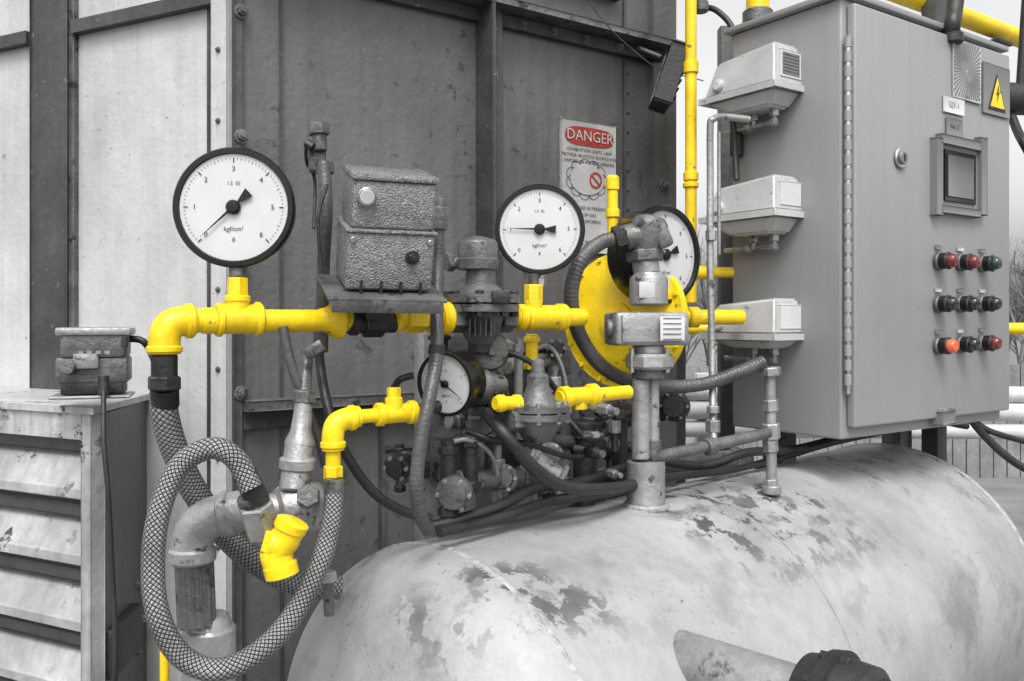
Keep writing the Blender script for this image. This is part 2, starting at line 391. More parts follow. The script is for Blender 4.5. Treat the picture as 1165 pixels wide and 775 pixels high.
gauge('pressure_gauge',P(614,261,y),V((-.10,-1,0)),.0515*y,178,stem=.02)
gauge('pressure_gauge',P(757,290,1.79),V((.58,-.74,0)),.0565*1.79,200,stem=.02,depth=.080)
gauge('pressure_gauge',P(507,437,1.36),V((-.52,-.95,-.10)),.0375*1.36,-35,stem=.0,depth=.05,nums=4)
# ---------------------------------------------------------------- main yellow line
G('yellow_gas_pipe')
def C(px,py,o=0): return PC.pt(px,py,o)
def k(px): return PC.y(px)/1000
def seg(nm,x0,x1,py,r,mat=YEL,py2=None):
    py2=py if py2 is None else py2
    return cyl(nm,C(x0,py),C(x1,py2),r*k((x0+x1)/2),mat,ch=.18)
sweep('elbow',[C(187,402),C(187,392),C(188,381),C(193,371),C(203,366),C(216,365)],17.5*k(190),YEL,sm=True,seg=28)
cyl('elbow_collar',C(187,392),C(187,403),20*k(190),YEL,ch=.25); cyl('elbow_collar',C(208,365.5),C(222,365),20*k(215),YEL,ch=.25)
seg('pipe',215,395,365,13)
seg('coupling',228,247,365,15)
seg('tee_body',249,293,363,17); seg('tee_collar',245,253,364,19.5); seg('tee_collar',289,297,363,19.5)
cyl('tee_branch',C(270,358),C(270,336),13*k(270),YEL);cyl('tee_branch_collar',C(270,344),C(270,336),14.5*k(270),YEL)
hexn('gauge_bushing',C(270,337),C(270,316),12*k(270),YEL); cyl('gauge_nipple',C(270,316),C(270,303),9*k(270),CAST)
lathe('union_flare',C(362,364),D,[(0,.016),(.012,.019),(.026,.028),(.034,.029),(.038,.022),(.044,.019),(.054,.017)],YEL)
seg('dark_nipple',390,450,366,13,DARK); seg('dark_collar',396,408,366,16,DARK); hexn('union_nut',C(412,366),C(436,366),18*k(424),DARK)
seg('pipe',445,520,362,11.5); seg('collar',446,456,363,15.5); hexn('hex',C(460,363),C(482,363),16*k(470),YEL);seg('collar',486,498,362,17);seg('collar',500,512,362,19)
seg('pipe',585,662,361,10.5); seg('collar',588,597,361,15); seg('cross_body',598,634,361,14); seg('collar',632,643,361,15.5)
cyl('riser',C(607,361),C(607,342),10*k(607),YEL); hexn('riser_hex',C(607,346),C(607,324),10.5*k(607),YEL); cyl('riser_nip',C(607,326),C(607,312),6*k(607),CAST)
cyl('drop',C(617,361),C(617,372),10*k(617),YEL)
cyl('far_pipe',P(640,361,1.90),P(845,361,2.02),9*.0019,YEL)
cyl('far_collar',P(783,361,1.98),P(795,361,1.985),12*.00195,YEL)
cyl('standpipe',P(697,290,1.86),P(697,204,1.86),6*.00186,YEL); cyl('standpipe_cap',P(697,218,1.86),P(697,200,1.86),7.5*.00186,YEL,ch=.3); cyl('standpipe_collar',P(697,238,1.86),P(697,248,1.86),8*.00186,YEL)
G('yellow_vent_pipe')
for (a0,a1,r) in((-260,345,6.5),(70,84,8.5),(196,206,8.5),(208,214,9)):
    cyl('vertical_pipe',P(786,a0,2.2),P(786,a1,2.2),r*.0022,YEL)
cyl('horizontal_pipe',P(780,310,2.2),P(850,310,2.2),6*.0022,YEL); sweep('elbow',[P(786,285,2.2),P(786,300,2.2),P(792,309,2.2),P(806,310,2.2)],8*.0022,YEL)
# ---------------------------------------------------------------- diaphragm actuator
G('yellow_diaphragm_actuator')
c=P(704,364,1.86); n=V((-.62,-.80,0)).normalized(); R=.079*1.86
lathe('diaphragm_case',c-n*.03,n,[(-.05,0),(-.05,R*.5),(-.02,R*.85),(.0,R*.9),(0,R),(.010,R*1.0),(.012,R*.995),(.020,R*.985),(.021,R*.9),(.028,R*.82),(.036,R*.55),(.039,R*.2),(.039,0)],YEL,64)
boltring(c-n*.018,n,R*.945,16,.005,.030,YEL)
lathe('actuator_hub',c+n*.005,n,[(0,.040),(.012,.038),(.012,.022),(.026,.022),(.028,0)],YEL)
cyl('actuator_stem',c-n*.08,c-n*.3,.02,DARK)
# ---------------------------------------------------------------- regulator valve in main line
G('gas_pressure_regulator')
y=PC.y(548); kk=y/1000
q=P(547,361,y)
lathe('body',P(547,392,y),Z,[(0,0),(0,.018),(.008,.024),(.02,.032),(.045,.038),(.052,.038),(.054,.064),(.066,.064),(.067,.052),(.069,.065),(.082,.065),(.084,.045),(.092,.034),(.10,.026),(.125,.024),(.128,.028)],CAST,40)
lathe('bonnet',P(543,308,y),Z,[(0,.022),(.002,.034),(.018,.036),(.02,.033),(.024,.033),(.044,.034),(.048,.032),(.052,.026),(.056,.012),(.058,0)],CAST,36)
boltring(P(547,346,y),Z,.056,8,.007,.042,DARK)
for s in(-1,1): 
    hexn('port_hex',q+D*(s*.035),q+D*(s*.062),.026,CAST)
cyl('side_port',P(528,298,y),P(509,298,y-.01),.011,CAST); hexn('side_plug',P(516,298,y),P(508,298,y-.01),.016,CAST)
cyl('bottom_plug',P(545,388,y),P(545,402,y),.018,DARK)
box('tag',P(570,338,y-.06),V((1,.1,0)),V((-.1,1,0)),Z,(.03,.012,.022),DARK)
for i in range(5): box('body_rib',P(535+i*6,372,y-.04),V((1,0,0)),V((0,1,0)),Z,(.003,.02,.03),DARK,0)
# ---------------------------------------------------------------- hammered ignition box
G('ignition_transformer_box')
y=1.27
R_=Matrix.Rotation(math.radians(6),3,'Y')@Matrix.Rotation(math.radians(15),3,'X')@Matrix.Rotation(math.radians(20),3,'Z')
e1=R_@V((1,0,0));e2=R_@V((0,1,0));e3=R_@V((0,0,1))
c=P(437,290,y)
box('lower_case',c,e1,e2,e3,(.123,.10,.082),HAM,.005,3)
c2=c+e3*.080+e1*.001
box('upper_case',c2-e3*.002,e1,e2,e3,(.117,.095,.068),HAM,.006,3)
box('mid_flange',c+e3*.0425,e1,e2,e3,(.128,.105,.005),HAM,.002)
box('top_lid',c2+e3*.036,e1,e2,e3,(.121,.100,.009),HAM,.003)
q=c2-e1*.040-e2*.046+e3*.010
cyl('sight_glass',q,q-e2*.010,.013,STEEL); cyl('sight_lens',q-e2*.0095,q-e2*.012,.010,TRM)
for s in(-1,1): cyl('case_screw',c+e1*.054*s-e2*.050+e3*.030,c+e1*.054*s-e2*.053+e3*.030,.004,STEEL)
bolt('case_lock',c+e1*.03-e2*.05+e3*.008,-e2,.007,DARK)
box('bracket_plate',c-e3*.047-e2*.012-e1*.005,e1,e2,e3,(.165,.14,.005),CAST,.001)
box('bracket_lip',c-e3*.056-e2*.080-e1*.005,e1,e2,e3,(.155,.004,.018),CAST,.001)
for i in range(4): box('drip_fin',c-e3*.036+e1*(-.04+.028*i)-e2*.052,e1,e2,e3,(.003,.012,.02),DARK,0)
box('bracket_leg',c-e3*.075+e2*.02,e1,e2,e3,(.04,.03,.05),DARK,.003)
H3('side_handle',[(372,210,1.28),(362,250,1.27),(366,310,1.27)],2,DARK)
G('limit_switch_stand')
H3('stem_pipe',[(366,400,1.36),(368,300,1.33),(371,240,1.31),(368,185,1.32)],7.5,COND)
hexn('cap_hex',P(362,140,1.32),P(363,154,1.32),.017,CAST); cyl('cap_neck',P(363,153,1.32),P(364,172,1.32),.011,CAST)
box('switch_body',P(361,180,1.34),V((1,.2,0)).normalized(),V((-.2,1,0)).normalized(),Z,(.026,.035,.045),CAST,.005)
cyl('hex_nut',P(369,185,1.33),P(370,198,1.33),.014,CAST)
cyl('side_gland',P(356,168,1.31),P(348,163,1.31),.007,DARK)
H3('wire',[(348,163,1.31),(349,185,1.33),(358,205,1.35),(357,260,1.33)],2,RUB)
G('flexible_conduit')
H3('conduit',[(499,250,1.36),(498,300,1.36),(497,350,1.33),(497,400,1.30),(491,440,1.27),(481,490,1.25),(474,545,1.25),(478,585,1.27),(487,603,1.3)],7.8,COND,n=24,rad=lambda L:1+.05*math.sin(L*900))
hexn('gland',P(500,236,1.36),P(499,262,1.36),.014,CAST); cyl('gland_top',P(501,226,1.36),P(500,238,1.36),.010,CAST)
cyl('ferrule',P(497,392,1.30),P(497,405,1.30),.0125,DARK)
# ---------------------------------------------------------------- braided hoses
G('braided_hose')
H3('hose',[(186,446,1.2),(188,475,1.2),(200,515,1.22),(222,560,1.25),(258,610,1.28),(300,645,1.30),(345,665,1.33),(385,668,1.36)],14.5,BRAID,n=14,seg=28)
cyl('hose_nipple',C(187,403),C(187,432),14.5*.00117,DARK); hexn('hose_nut',C(187,428),C(187,444),19*.00117,DARK); cyl('ferrule',P(187,440,1.185),P(188,462,1.2),15.5*.0012,DARK)
G('braided_hose')
H3('hose',[(286,556,1.10),(268,522,1.10),(240,510,1.10),(205,530,1.10),(182,580,1.09),(174,640,1.08),(180,700,1.07),(205,745,1.07),(245,762,1.07),(290,745,1.09),(330,705,1.12),(360,650,1.15),(376,600,1.18),(381,560,1.2),(381,545,1.2)],12.5,BRAID,n=14,seg=28)
cyl('ferrule',P(277,537,1.10),P(294,570,1.12),14*.0011,RUB); cyl('ferrule_top',P(381,572,1.2),P(381,545,1.2),12*.0012,CAST)
# ---------------------------------------------------------------- steel manifold lower left
G('steel_pipe_manifold')
y=1.2
cyl('lower_pipe',P(238,830,y+.02),P(238,712,y+.02),30*.0012,SIL); cyl('socket',P(238,722,y+.02),P(236,700,y+.02),27*.0012,SIL,24*.0012)
cyl('threaded_pipe',P(224,712,y),P(220,632,y),20*.0012,CAST)
for i in range(14):
    a_=2*math.pi*i/14
    cyl('pipe_rib',P(224,712,y)+V((math.cos(a_),math.sin(a_),0))*.0235,P(221,640,y)+V((math.cos(a_),math.sin(a_),0))*.0235,.0022,CAST,seg=8)
sweep('elbow',[P(219,640,y),P(219,620,y),P(224,602,y),P(238,590,y),P(262,583,y),P(285,580,y)],23*.0012,SIL,seg=32)
cyl('elbow_collar',P(219,640,y),P(219,622,y),26*.0012,SIL); cyl('elbow_collar',P(252,586,y),P(266,583,y),26*.0012,SIL)
cyl('horizontal_pipe',P(262,584,y),P(345,576,y+.03),18*.0012,SIL)
lathe('valve_body',P(314,581,y+.01),(P(372,572,y+.05)-P(314,580,y+.01)),[(0,.018),(.002,.030),(.014,.036),(.03,.041),(.046,.039),(.06,.034),(.068,.024)],SIL,36)
hexn('body_side_plug',P(352,566,y),P(350,564,y-.035),.016,CAST)
hexn('union_hex',P(290,572,1.12),P(300,607,1.14),20*.00115,SIL); cyl('union_neck',P(299,604,1.14),P(318,622,1.15),.016,SIL)
cyl('union_ring',P(286,562,1.12),P(291,577,1.125),17*.00115,CAST)
cyl('riser_lower',P(334,560,y+.01),P(341,505,y+.03),17*.0012,SIL); lathe('riser_reducer',P(341,507,y+.03),P(346,455,y+.04)-P(341,507,y+.03),[(0,.0215),(.006,.021),(.02,.015),(.05,.0125),(.07,.012)],SIL)
cyl('riser_upper',P(345,465,y+.04),P(349,400,y+.10),8*.0012,CAST); hexn('riser_hex',P(346,458,y+.04),P(347,444,y+.04),.016,CAST)
cyl('riser_nut',P(338,535,y+.02),P(339,520,y+.02),.025,SIL)
box('pipe_clamp',P(357,398,y+.06),V((.8,.1,.5)).normalized(),V((-.1,1,0)).normalized(),V((-.5,0,.8)).normalized(),(.03,.008,.018),CAST,.003)
cyl('small_drain',P(373,660,1.25),P(375,700,1.25),.008,CAST);hexn('drain_hex',P(373,650,1.25),P(374,662,1.25),.012,SIL)
G('yellow_elbow_fitting')
y=1.12
lathe('upper_socket',P(334,592,y),P(322,618,y)-P(334,592,y),[(0,.017),(.002,.0215),(.012,.0215),(.014,.0185),(.03,.0185)],YEL,32)
sweep('elbow',[P(330,602,y),P(325,613,y),P(318,622,y),P(313,630,y),P(316,640,y),P(321,650,y)],17*.00112,YEL,seg=28)
lathe('lower_socket',P(316,632,y),P(323,662,y)-P(316,632,y),[(0,.0185),(.010,.0185),(.012,.0215),(.026,.0215),(.028,.017),(.029,0)],YEL,32)
hexn('side_plug',P(318,621,y),P(299,617,y-.005),14*.00113,YEL)
cyl('bead',P(320,620,y),P(306,618,y-.003),17*.00113,YEL)
G('yellow_marker_post')
cyl('post',P(187,735,1.42),P(189,1400,1.42),.007,YEL)
# ---------------------------------------------------------------- lower yellow line
G('yellow_gas_branch_pipe')
PL=Plane((P(380,480,1.22).x,1.22),(.82,.572))
def L_(px,py,o=0): return PL.pt(px,py,o)
def kl(px): return PL.y(px)/1000
sweep('elbow',[L_(379,512),L_(379,494),L_(383,482),L_(395,476),L_(408,474)],12.5*kl(385),YEL,seg=24)
cyl('drop_nipple',L_(379,545),L_(379,505),8.5*kl(380),YEL); cyl('elbow_collar',L_(379,512),L_(379,500),14.5*kl(381),YEL,ch=.25); hexn('drop_hex',L_(379,546),L_(379,530),11*kl(381),YEL)
cyl('elbow_collar',L_(395,476),L_(405,475),14.5*kl(400),YEL,ch=.25)
cyl('pipe',L_(400,475),L_(480,468),8*kl(440),YEL)
cyl('tee',L_(430,472),L_(470,469),11*kl(450),YEL); cyl('collar',L_(428,472),L_(436,471.5),13.5*kl(432),YEL); cyl('collar',L_(464,469),L_(472,469),13.5*kl(468),YEL)
cyl('tee_branch',L_(448,470),L_(448,452),10*kl(450),YEL); hexn('plug',L_(448,456),L_(448,441),8*kl(450),YEL)
cyl('gauge_link',L_(472,468),L_(500,462),7*kl(485),DARK); H3('capillary',[(470,427,1.36),(455,432,1.36),(448,442,1.34)],4,DARK)
cyl('yellow_nipple',L_(563,459),L_(592,459),8*kl(575),YEL); cyl('collar',L_(566,459),L_(573,459),10*kl(570),YEL);cyl('collar',L_(584,459),L_(591,459),10*kl(588),YEL)
cyl('pipe',L_(636,453),L_(716,446),8*kl(670),YEL); cyl('tee',L_(645,452),L_(672,450),10.5*kl(655),YEL); cyl('collar',L_(638,453),L_(647,452),13*kl(640),YEL); cyl('collar',L_(669,450),L_(678,449),13*kl(672),YEL)
hexn('tee_plug',L_(659,451),L_(659,466),9*kl(655),YEL)
# ---------------------------------------------------------------- cluttered valve manifold centre
G('gas_valve_manifold')
yv=PL.y(610)
lathe('regulator_body',P(612,502,yv),Z,[(0,0),(0,.02),(.006,.026),(.02,.034),(.034,.042),(.036,.050),(.046,.050),(.047,.044),(.049,.050),(.058,.050),(.060,.036),(.075,.024),(.09,.018),(.105,.018),(.11,.012),(.13,.010),(.135,0)],CAST,36)
boltring(P(612,468,yv),Z,.044,8,.005,.034,SIL)
for s in(-1,1): hexn('port',P(612,476,yv)+D*s*.03,P(612,476,yv)+D*s*.055,.019,CAST)
lathe('filter_bowl',P(545,440,1.45),D,[(-.05,.012),(-.045,.022),(-.01,.024),(0,.030),(.01,.030),(.012,.02),(.045,.018),(.05,.014)],CAST,30)
lathe('valve_wheel',P(556,400,1.5),V((.2,-1,.1)).normalized(),[(0,0),(0,.03),(.01,.034),(.018,.03),(.02,.01),(.03,.008),(.03,0)],CAST,28)
def rc(px,py,y,s,mat,nm='valve_block'): box(nm,P(px,py,y),D,V((-D.y,D.x,0)),Z,s,mat,.004)
rc(550,470,1.55,(.10,.08,.05),DARK); rc(520,520,1.5,(.07,.07,.10),CAST); rc(585,440,1.65,(.09,.06,.06),DARK)
rc(625,412,1.75,(.06,.07,.05),CAST); rc(560,525,1.62,(.09,.06,.08),DARK); rc(650,500,1.75,(.12,.08,.07),DARK); rc(520,395,1.6,(.05,.05,.05),CAST)
rc(590,400,1.7,(.10,.05,.03),DARK); rc(680,480,1.9,(.06,.06,.10),CAST)
for (a_,b_,r,m) in [((450,532,1.5),(520,535,1.6),14,CAST),((520,548,1.42),(600,545,1.55),12,CAST),((535,560,1.42),(535,500,1.42),9,DARK),((640,430,1.7),(640,560,1.7),10,CAST),
    ((560,420,1.55),(630,408,1.75),9,SIL),((665,480,1.7),(665,590,1.7),13,DARK),((690,455,1.95),(690,590,1.95),17,DARK),((510,480,1.5),(580,478,1.6),8,SIL),((595,500,1.6),(700,505,1.8),8,CAST),
    ((605,380,1.6),(605,420,1.6),7,YEL),((575,410,1.62),(575,470,1.62),7,DARK),((530,380,1.6),(530,420,1.6),8,CAST),((700,530,1.9),(850,522,2.2),11,CAST),((690,480,2.0),(760,462,2.1),12,DARK),((510,500,1.4),(510,590,1.4),9,DARK),((600,520,1.55),(640,545,1.55),12,SIL),((455,505,1.6),(455,560,1.6),5,DARK),
    ((590,385,1.55),(590,470,1.55),5,SIL),((500,380,1.5),(500,400,1.5),10,DARK),((705,460,1.85),(705,575,1.85),9,DARK)]:
    A_=P(*a_);B_=P(*b_); rr=r*(a_[2]+b_[2])/2000; cyl('pipe',A_,B_,rr,m)
    dd=(B_-A_); 
    for f in(.08,.86):
        hexn('union',A_+dd*f,A_+dd*(f+.06)+dd.normalized()*.006,rr*1.35,m)
for px,py,y,r in((455,530,1.48,.022),(518,560,1.4,.030),(575,545,1.5,.024),(768,462,2.0,.035),(632,398,1.7,.018),(555,485,1.5,.026),(625,520,1.6,.026),(675,530,1.75,.028)):
    n=V((random.uniform(-.5,.2),-1,random.uniform(-.2,.3))).normalized(); c=P(px,py,y)
    lathe('valve_cap',c,n,[(-.03,r*.6),(0,r*.7),(0,r),(.012,r),(.014,r*.75),(.024,r*.7),(.026,0)],random.choice((CAST,DARK,CAST)),24)
    boltring(c+n*.014,n,r*.85,6,.004,.008,SIL)
for i in range(48):
    px=random.uniform(500,700);py=random.uniform(388,565)
    if px>645 and py<450: py+=70
    y=PL.y(px)+random.uniform(.08,.3); c=P(px,py,y); d=random.choice((Z,D,V((D.y,-D.x,0)))); r=random.uniform(.006,.015)
    hexn('fitting',c,c+d*r*2.4,r,random.choice((CAST,DARK,CAST,SIL,SIL))); cyl('fitting_stem',c-d*r*3,c+d*r*4,r*.6,random.choice((CAST,DARK,SIL)))
for l in([(600,400,1.6),(625,395,1.65),(640,420,1.65),(648,470,1.65)],[(520,430,1.5),(540,415,1.5),(570,425,1.55),(580,470,1.6)],[(500,510,1.4),(530,500,1.4),(560,520,1.45),(570,570,1.5)]):
    H3('impulse_tube',l,2.8,SIL)
for l in([(560,395,1.5),(600,410,1.5),(630,440,1.55),(650,480,1.75)],[(640,470,1.6),(670,500,1.6),(690,490,1.7),(700,470,1.8)],[(530,490,1.42),(560,500,1.42),(600,505,1.45),(660,520,1.6),(700,490,1.8)]):
    H3('loose_cable',l,3.2,RUB)
G('steel_support_post')
q=P(486,500,1.55); box('post',V((q.x,q.y,1.7-.02-.83)),D,V((-D.y,D.x,0)),Z,(.035,.035,1.66),SIL,.003)
# ---------------------------------------------------------------- rubber hoses
G('rubber_hoses')
H3('hose',[(553,470,1.42),(575,495,1.38),(605,530,1.40),(640,553,1.45),(690,556,1.55),(740,548,1.72)],7,RUB)
H3('hose',[(487,600,1.38),(520,592,1.4),(570,575,1.45),(610,555,1.5),(660,548,1.6),(715,530,1.75)],6,RUB)
H3('hose',[(500,606,1.33),(560,592,1.42),(620,572,1.5),(690,562,1.6),(750,545,1.75),(830,535,1.95),(890,520,2.1),(960,498,2.2)],4.5,RUB)
H3('hose',[(366,330,1.38),(362,380,1.36),(368,440,1.3),(385,500,1.28),(420,555,1.3),(455,580,1.33),(490,590,1.36)],5.5,RUB)
H3('hose',[(322,372,1.25),(330,410,1.25),(345,455,1.26),(362,500,1.28),(370,530,1.3)],5.5,COND)
H3('hose',[(700,500,1.9),(740,520,1.9),(800,530,1.95),(850,515,2.0),(900,512,2.1),(950,500,2.2)],5,RUB)
H3('hose',[(860,530,2.1),(940,505,2.15),(1000,492,2.3),(1060,480,2.45),(1100,485,2.5)],4,RUB)
# ---------------------------------------------------------------- pressure transmitter stack
G('pressure_transmitter_stack')
y=1.66; e=.00166
def S(px,py,dy=0): return P(px,py,y+dy)
lathe('base_socket',P(735,582,1.67),Z,[(0,.041),(.006,.038),(.010,.036),(.095,.036),(.097,.030)],SIL,36)
cyl('weld_ring',P(735,579,1.67),P(735,572,1.67),.044,TANKD)
cyl('standpipe',S(729,522),S(729,430),10.5*e,SIL); cyl('impulse_tube',S(744,515),S(744,425),6*e,SIL)
cyl('collar',S(738,432),S(738,416),19*e,CAST); cyl('hex_flange',S(739,420),S(739,402),28*e,SIL,seg=8); cyl('neck',S(738,403),S(738,392),18*e,SIL)
for s in(-1,1): cyl('flange_stud',S(739+20*s,424,-.02),S(739+20*s,396,-.02),.005,STEEL)
bx=V((.97,.22,0)).normalized(); by=V((-.22,.97,0)).normalized()
box('junction_box',S(735,374),bx,by,Z,(.145,.075,.062),SIL,.008,3); box('junction_lid',S(733,374,-.040),bx,by,Z,(.09,.012,.052),SIL,.004)
box('data_plate',S(765,374,-.044),bx,by,Z,(.048,.003,.044),WHT,.001)
for i in range(5): box('plate_print',S(765,362+i*6,-.047),bx,by,Z,(.036,.001,.0015),CAST,0)
cyl('box_gland',S(697,374,-.02),S(690,374,-.02),.018,CAST)
lathe('transmitter_housing',S(738,348),Z,[(0,.030),(.004,.036),(.05,.036),(.054,.034),(.058,.030),(.062,.028)],SIL,36)
box('housing_label',S(736,330,-.033),V((1,0,0)),V((0,1,0)),Z,(.03,.006,.03),TRM,.002)
cyl('upper_neck',S(736,312),S(733,292),15*e,SIL); hexn('neck_nut',S(734,298),S(733,284),21*e,CAST)
lathe('conduit_head',S(733,290),(S(742,240,.0)-S(733,290)),[(0,.018),(.006,.028),(.03,.034),(.05,.036),(.062,.034),(.072,.026),(.076,.012),(.077,0)],CAST,32)
cyl('head_side',S(735,268),S(704,272,-.01),18*e,CAST,14*e); hexn('head_gland',S(712,271,-.01),S(698,274,-.012),16*e,DARK)
box('head_ear',S(752,268,-.01),V((.9,0,.4)).normalized(),V((0,1,0)),V((-.4,0,.9)).normalized(),(.03,.04,.05),CAST,.008)
H3('conduit_loop',[(704,272,1.645),(684,276,1.64),(660,298,1.62),(650,335,1.62),(657,375,1.64),(680,412,1.68),(712,432,1.74),(755,440,1.78),(800,437,1.8),(840,424,1.82),(868,412,1.84)],8,COND,n=30,rad=lambda L:1+.04*math.sin(L*800))
# ---------------------------------------------------------------- impulse piping
G('impulse_pipework')
H3('lower_run',[(744,510,1.66),(744,517,1.66),(752,519,1.67),(800,509,1.73),(850,498,1.80),(874,492,1.83)],7,CAST)
hexn('elbow_nut',P(744,500,1.66),P(744,512,1.66),.014,CAST); cyl('tee_collar',P(803,509,1.73),P(812,507,1.74),.018,CAST)
cyl('drop',P(876,420,1.84),P(878,560,1.84),6*.00184,SIL)
for a_,b_,r in((482,500,11),(500,514,9),(455,468,9),(545,556,9),(418,428,12)): hexn('union',P(876,a_,1.84),P(877,b_,1.84),r*.00184,SIL)
cyl('foot',P(878,552,1.84),P(878,562,1.84),.020,SIL)
H3('thin_tube',[(812,505,1.76),(811,470,1.8),(810,400,1.84),(808,300,1.86),(808,200,1.88),(808,145,1.88),(811,136,1.88),(822,133,1.9),(852,136,1.92)],4,SIL,n=8)
hexn('tube_union',P(811,478,1.78),P(811,492,1.78),.015,SIL); hexn('tube_union',P(811,462,1.79),P(811,470,1.79),.013,SIL); hexn('tube_union',P(809,262,1.86),P(809,274,1.86),.012,SIL)
cyl('tube2',P(818,150,1.9),P(818,290,1.9),.004,SIL)
# ---------------------------------------------------------------- control cabinet
G('control_cabinet')
dn=CD.n; sn=CS.n; cd=D.copy(); bk=V((-D.y,D.x,0))
cor=CD.plan(957)
zt_=H+.366*1.95; zb=H-.135*1.95
W_=.70; DP=.31
cc=cor+cd*(W_/2)+bk*(DP/2); cc.z=(zt_+zb)/2
box('body',cc,cd,bk,Z,(W_,DP,zt_-zb),CAB,.006,3)
dc=cor+cd*(W_/2+.008)-bk*.013; dz0=H-.122*1.95+.002; dz1=H+.3585*1.95; dc.z=(dz0+dz1)/2
box('door',dc,cd,bk,Z,(W_-.016,.022,dz1-dz0),CAB,.005,3)
q=cor+cd*.004-bk*.010; q.z=dc.z; 
cyl('piano_hinge',q+Z*(dz1-dz0)*-.42-bk*.004-cd*.0,q+Z*(dz1-dz0)*.42-bk*.004,.006,STEEL)
for i in range(24): cyl('hinge_knuckle',q-bk*.004+Z*(-.40+.0345*i)*(dz1-dz0),q-bk*.004+Z*(-.40+.0345*i+.026)*(dz1-dz0),.0078,CAB)
DO=.026
def Dp(px,py,o=0): 
    return CD.pt(px,py,DO+o)
def dw(a,b): return (CD.plan(b)-CD.plan(a)).length
def dquad(nm,x0,x1,y0,y1,mat,o=.001,th=.002,bev=.0008):
    xm=(x0+x1)/2; ym=CD.y(xm); c=Dp(xm,(y0+y1)/2,o+th/2); 
    return box(nm,c,cd,dn,Z,(dw(x0,x1),th,(y1-y0)/1000*ym),mat,bev)
dquad('sunburst_plate',1072,1103,52,117,TRM)
yb=CD.y(1087); cP=Dp(1087,84,.0042); 
bm=bmesh.new(); hw=dw(1072,1103)/2*.97; hh=.031*yb
for i in range(44):
    a0=2*math.pi*i/44; a1=a0+math.pi/44*.9
    def lim(a): 
        return min(hw/max(abs(math.cos(a)),1e-3),hh/max(abs(math.sin(a)),1e-3))
    bm.faces.new([bm.verts.new(cP+(cd*math.cos(A)+Z*math.sin(A))*R) for A,R in((a0,.004),(a1,.004),(a1,lim(a1)),(a0,lim(a0)))])
fin('sunburst_rays',bm,RAYM,False)
dquad('warning_plate',1106,1136,78,134,BEZ)
cT=Dp(1121,110,.0045)
def tri(nm,s,o,mat):
    bm=bmesh.new(); bm.faces.new([bm.verts.new(cT+dn*o+cd*a*s+Z*b*s*1.15) for a,b in((-1,-.85),(1,-.85),(0,1.05))]); fin(nm,bm,mat,False)
tri('warning_triangle_edge',.044,0,INK); tri('warning_triangle',.036,.0008,YEL)
bm=bmesh.new(); bm.faces.new([bm.verts.new(cT+dn*.0016+cd*a*.03+Z*b*.034) for a,b in((.1,.6),(-.25,-.1),(0,-.05),(-.15,-.7),(.3,.15),(.02,.1),(.25,.6))]); fin('lightning_bolt',bm,INK,False)
dquad('label',1061,1084,114,132,WHT);dquad('label',1064,1082,138,157,BEZ)
text('label_text','\u0429\u0423-1',Dp(1072.5,123,.0036),cd,Z,.020,CAST); text('label_text','No 2',Dp(1073,147,.0036),cd,Z,.018,INK)
cyl('lock_ring',Dp(1012,182),Dp(1012,182,.006),.024,STEEL); cyl('lock_core',Dp(1012,182,.005),Dp(1012,182,.012),.015,BEZ); dquad('lock_slot',1011,1013,178,186,INK,.012,.001,0)
for a_,b_,y0,y1 in((1047,1054,160,246),(1098,1105,160,246),(1054.2,1097.8,160,170),(1054.2,1097.8,238,246)): dquad('screen_frame',a_,b_,y0,y1,BEZ,.0,.014,.002)
dquad('screen_face',1054,1098,169,239,BEZ,.0,.006)
dquad('screen_bezel_inner',1059,1094,176,232,BLK,.006,.004); dquad('lcd',1062,1091,181,227,SCR,.0095,.002)
lens=[[RL,RL,GL],[BL,BL,BL],[OL,BL,RL]]
for r_,yy in enumerate((298,346,393)):
    for c_,xx in enumerate((1055,1080,1105)):
        yv_=yy+ (0 if r_==1 else (1.5*c_ if r_==0 else -1.5*c_))
        p=Dp(xx,yv_)
        cyl('button_collar',p,p+dn*.010,.022,CAST)
        cyl('button_body',p+dn*.008,p+dn*.026,.0195,BLK); cyl('button_bezel',p+dn*.024,p+dn*.030,.021,DARK)
        lathe('button_lens',p+dn*.029,dn,[(0,.0165),(.010,.0165),(.016,.013),(.018,0)],lens[r_][c_],24)
        box('button_tag',p+Z*.033+dn*.002,cd,dn,Z,(.024,.003,.009),TRM if (r_+c_)%2 else BEZ,.0005)
q=Dp(1062,478,0); box('latch_plate',q+Z*.01,cd,dn,Z,(.055,.02,.03),BEZ,.004); cyl('latch_pin',q-Z*.01,q+Z*.03,.008,STEEL)
q=cc.copy(); q.z=zt_+.008; box('rain_hood',q,cd,bk,Z,(W_+.03,DP+.03,.014),CAB,.003)
for s_ in(.12,W_-.06):
    q=cor+cd*s_+bk*(DP-.05); q.z=zb/2-.004; box('leg',q,cd,bk,Z,(.06,.06,zb-.008),CAST,.004)
q=cor+cd*(W_+.03)+bk*.2; q.z=1.6; box('side_post',q,cd,bk,Z,(.05,.05,3.2),RIB,.003)
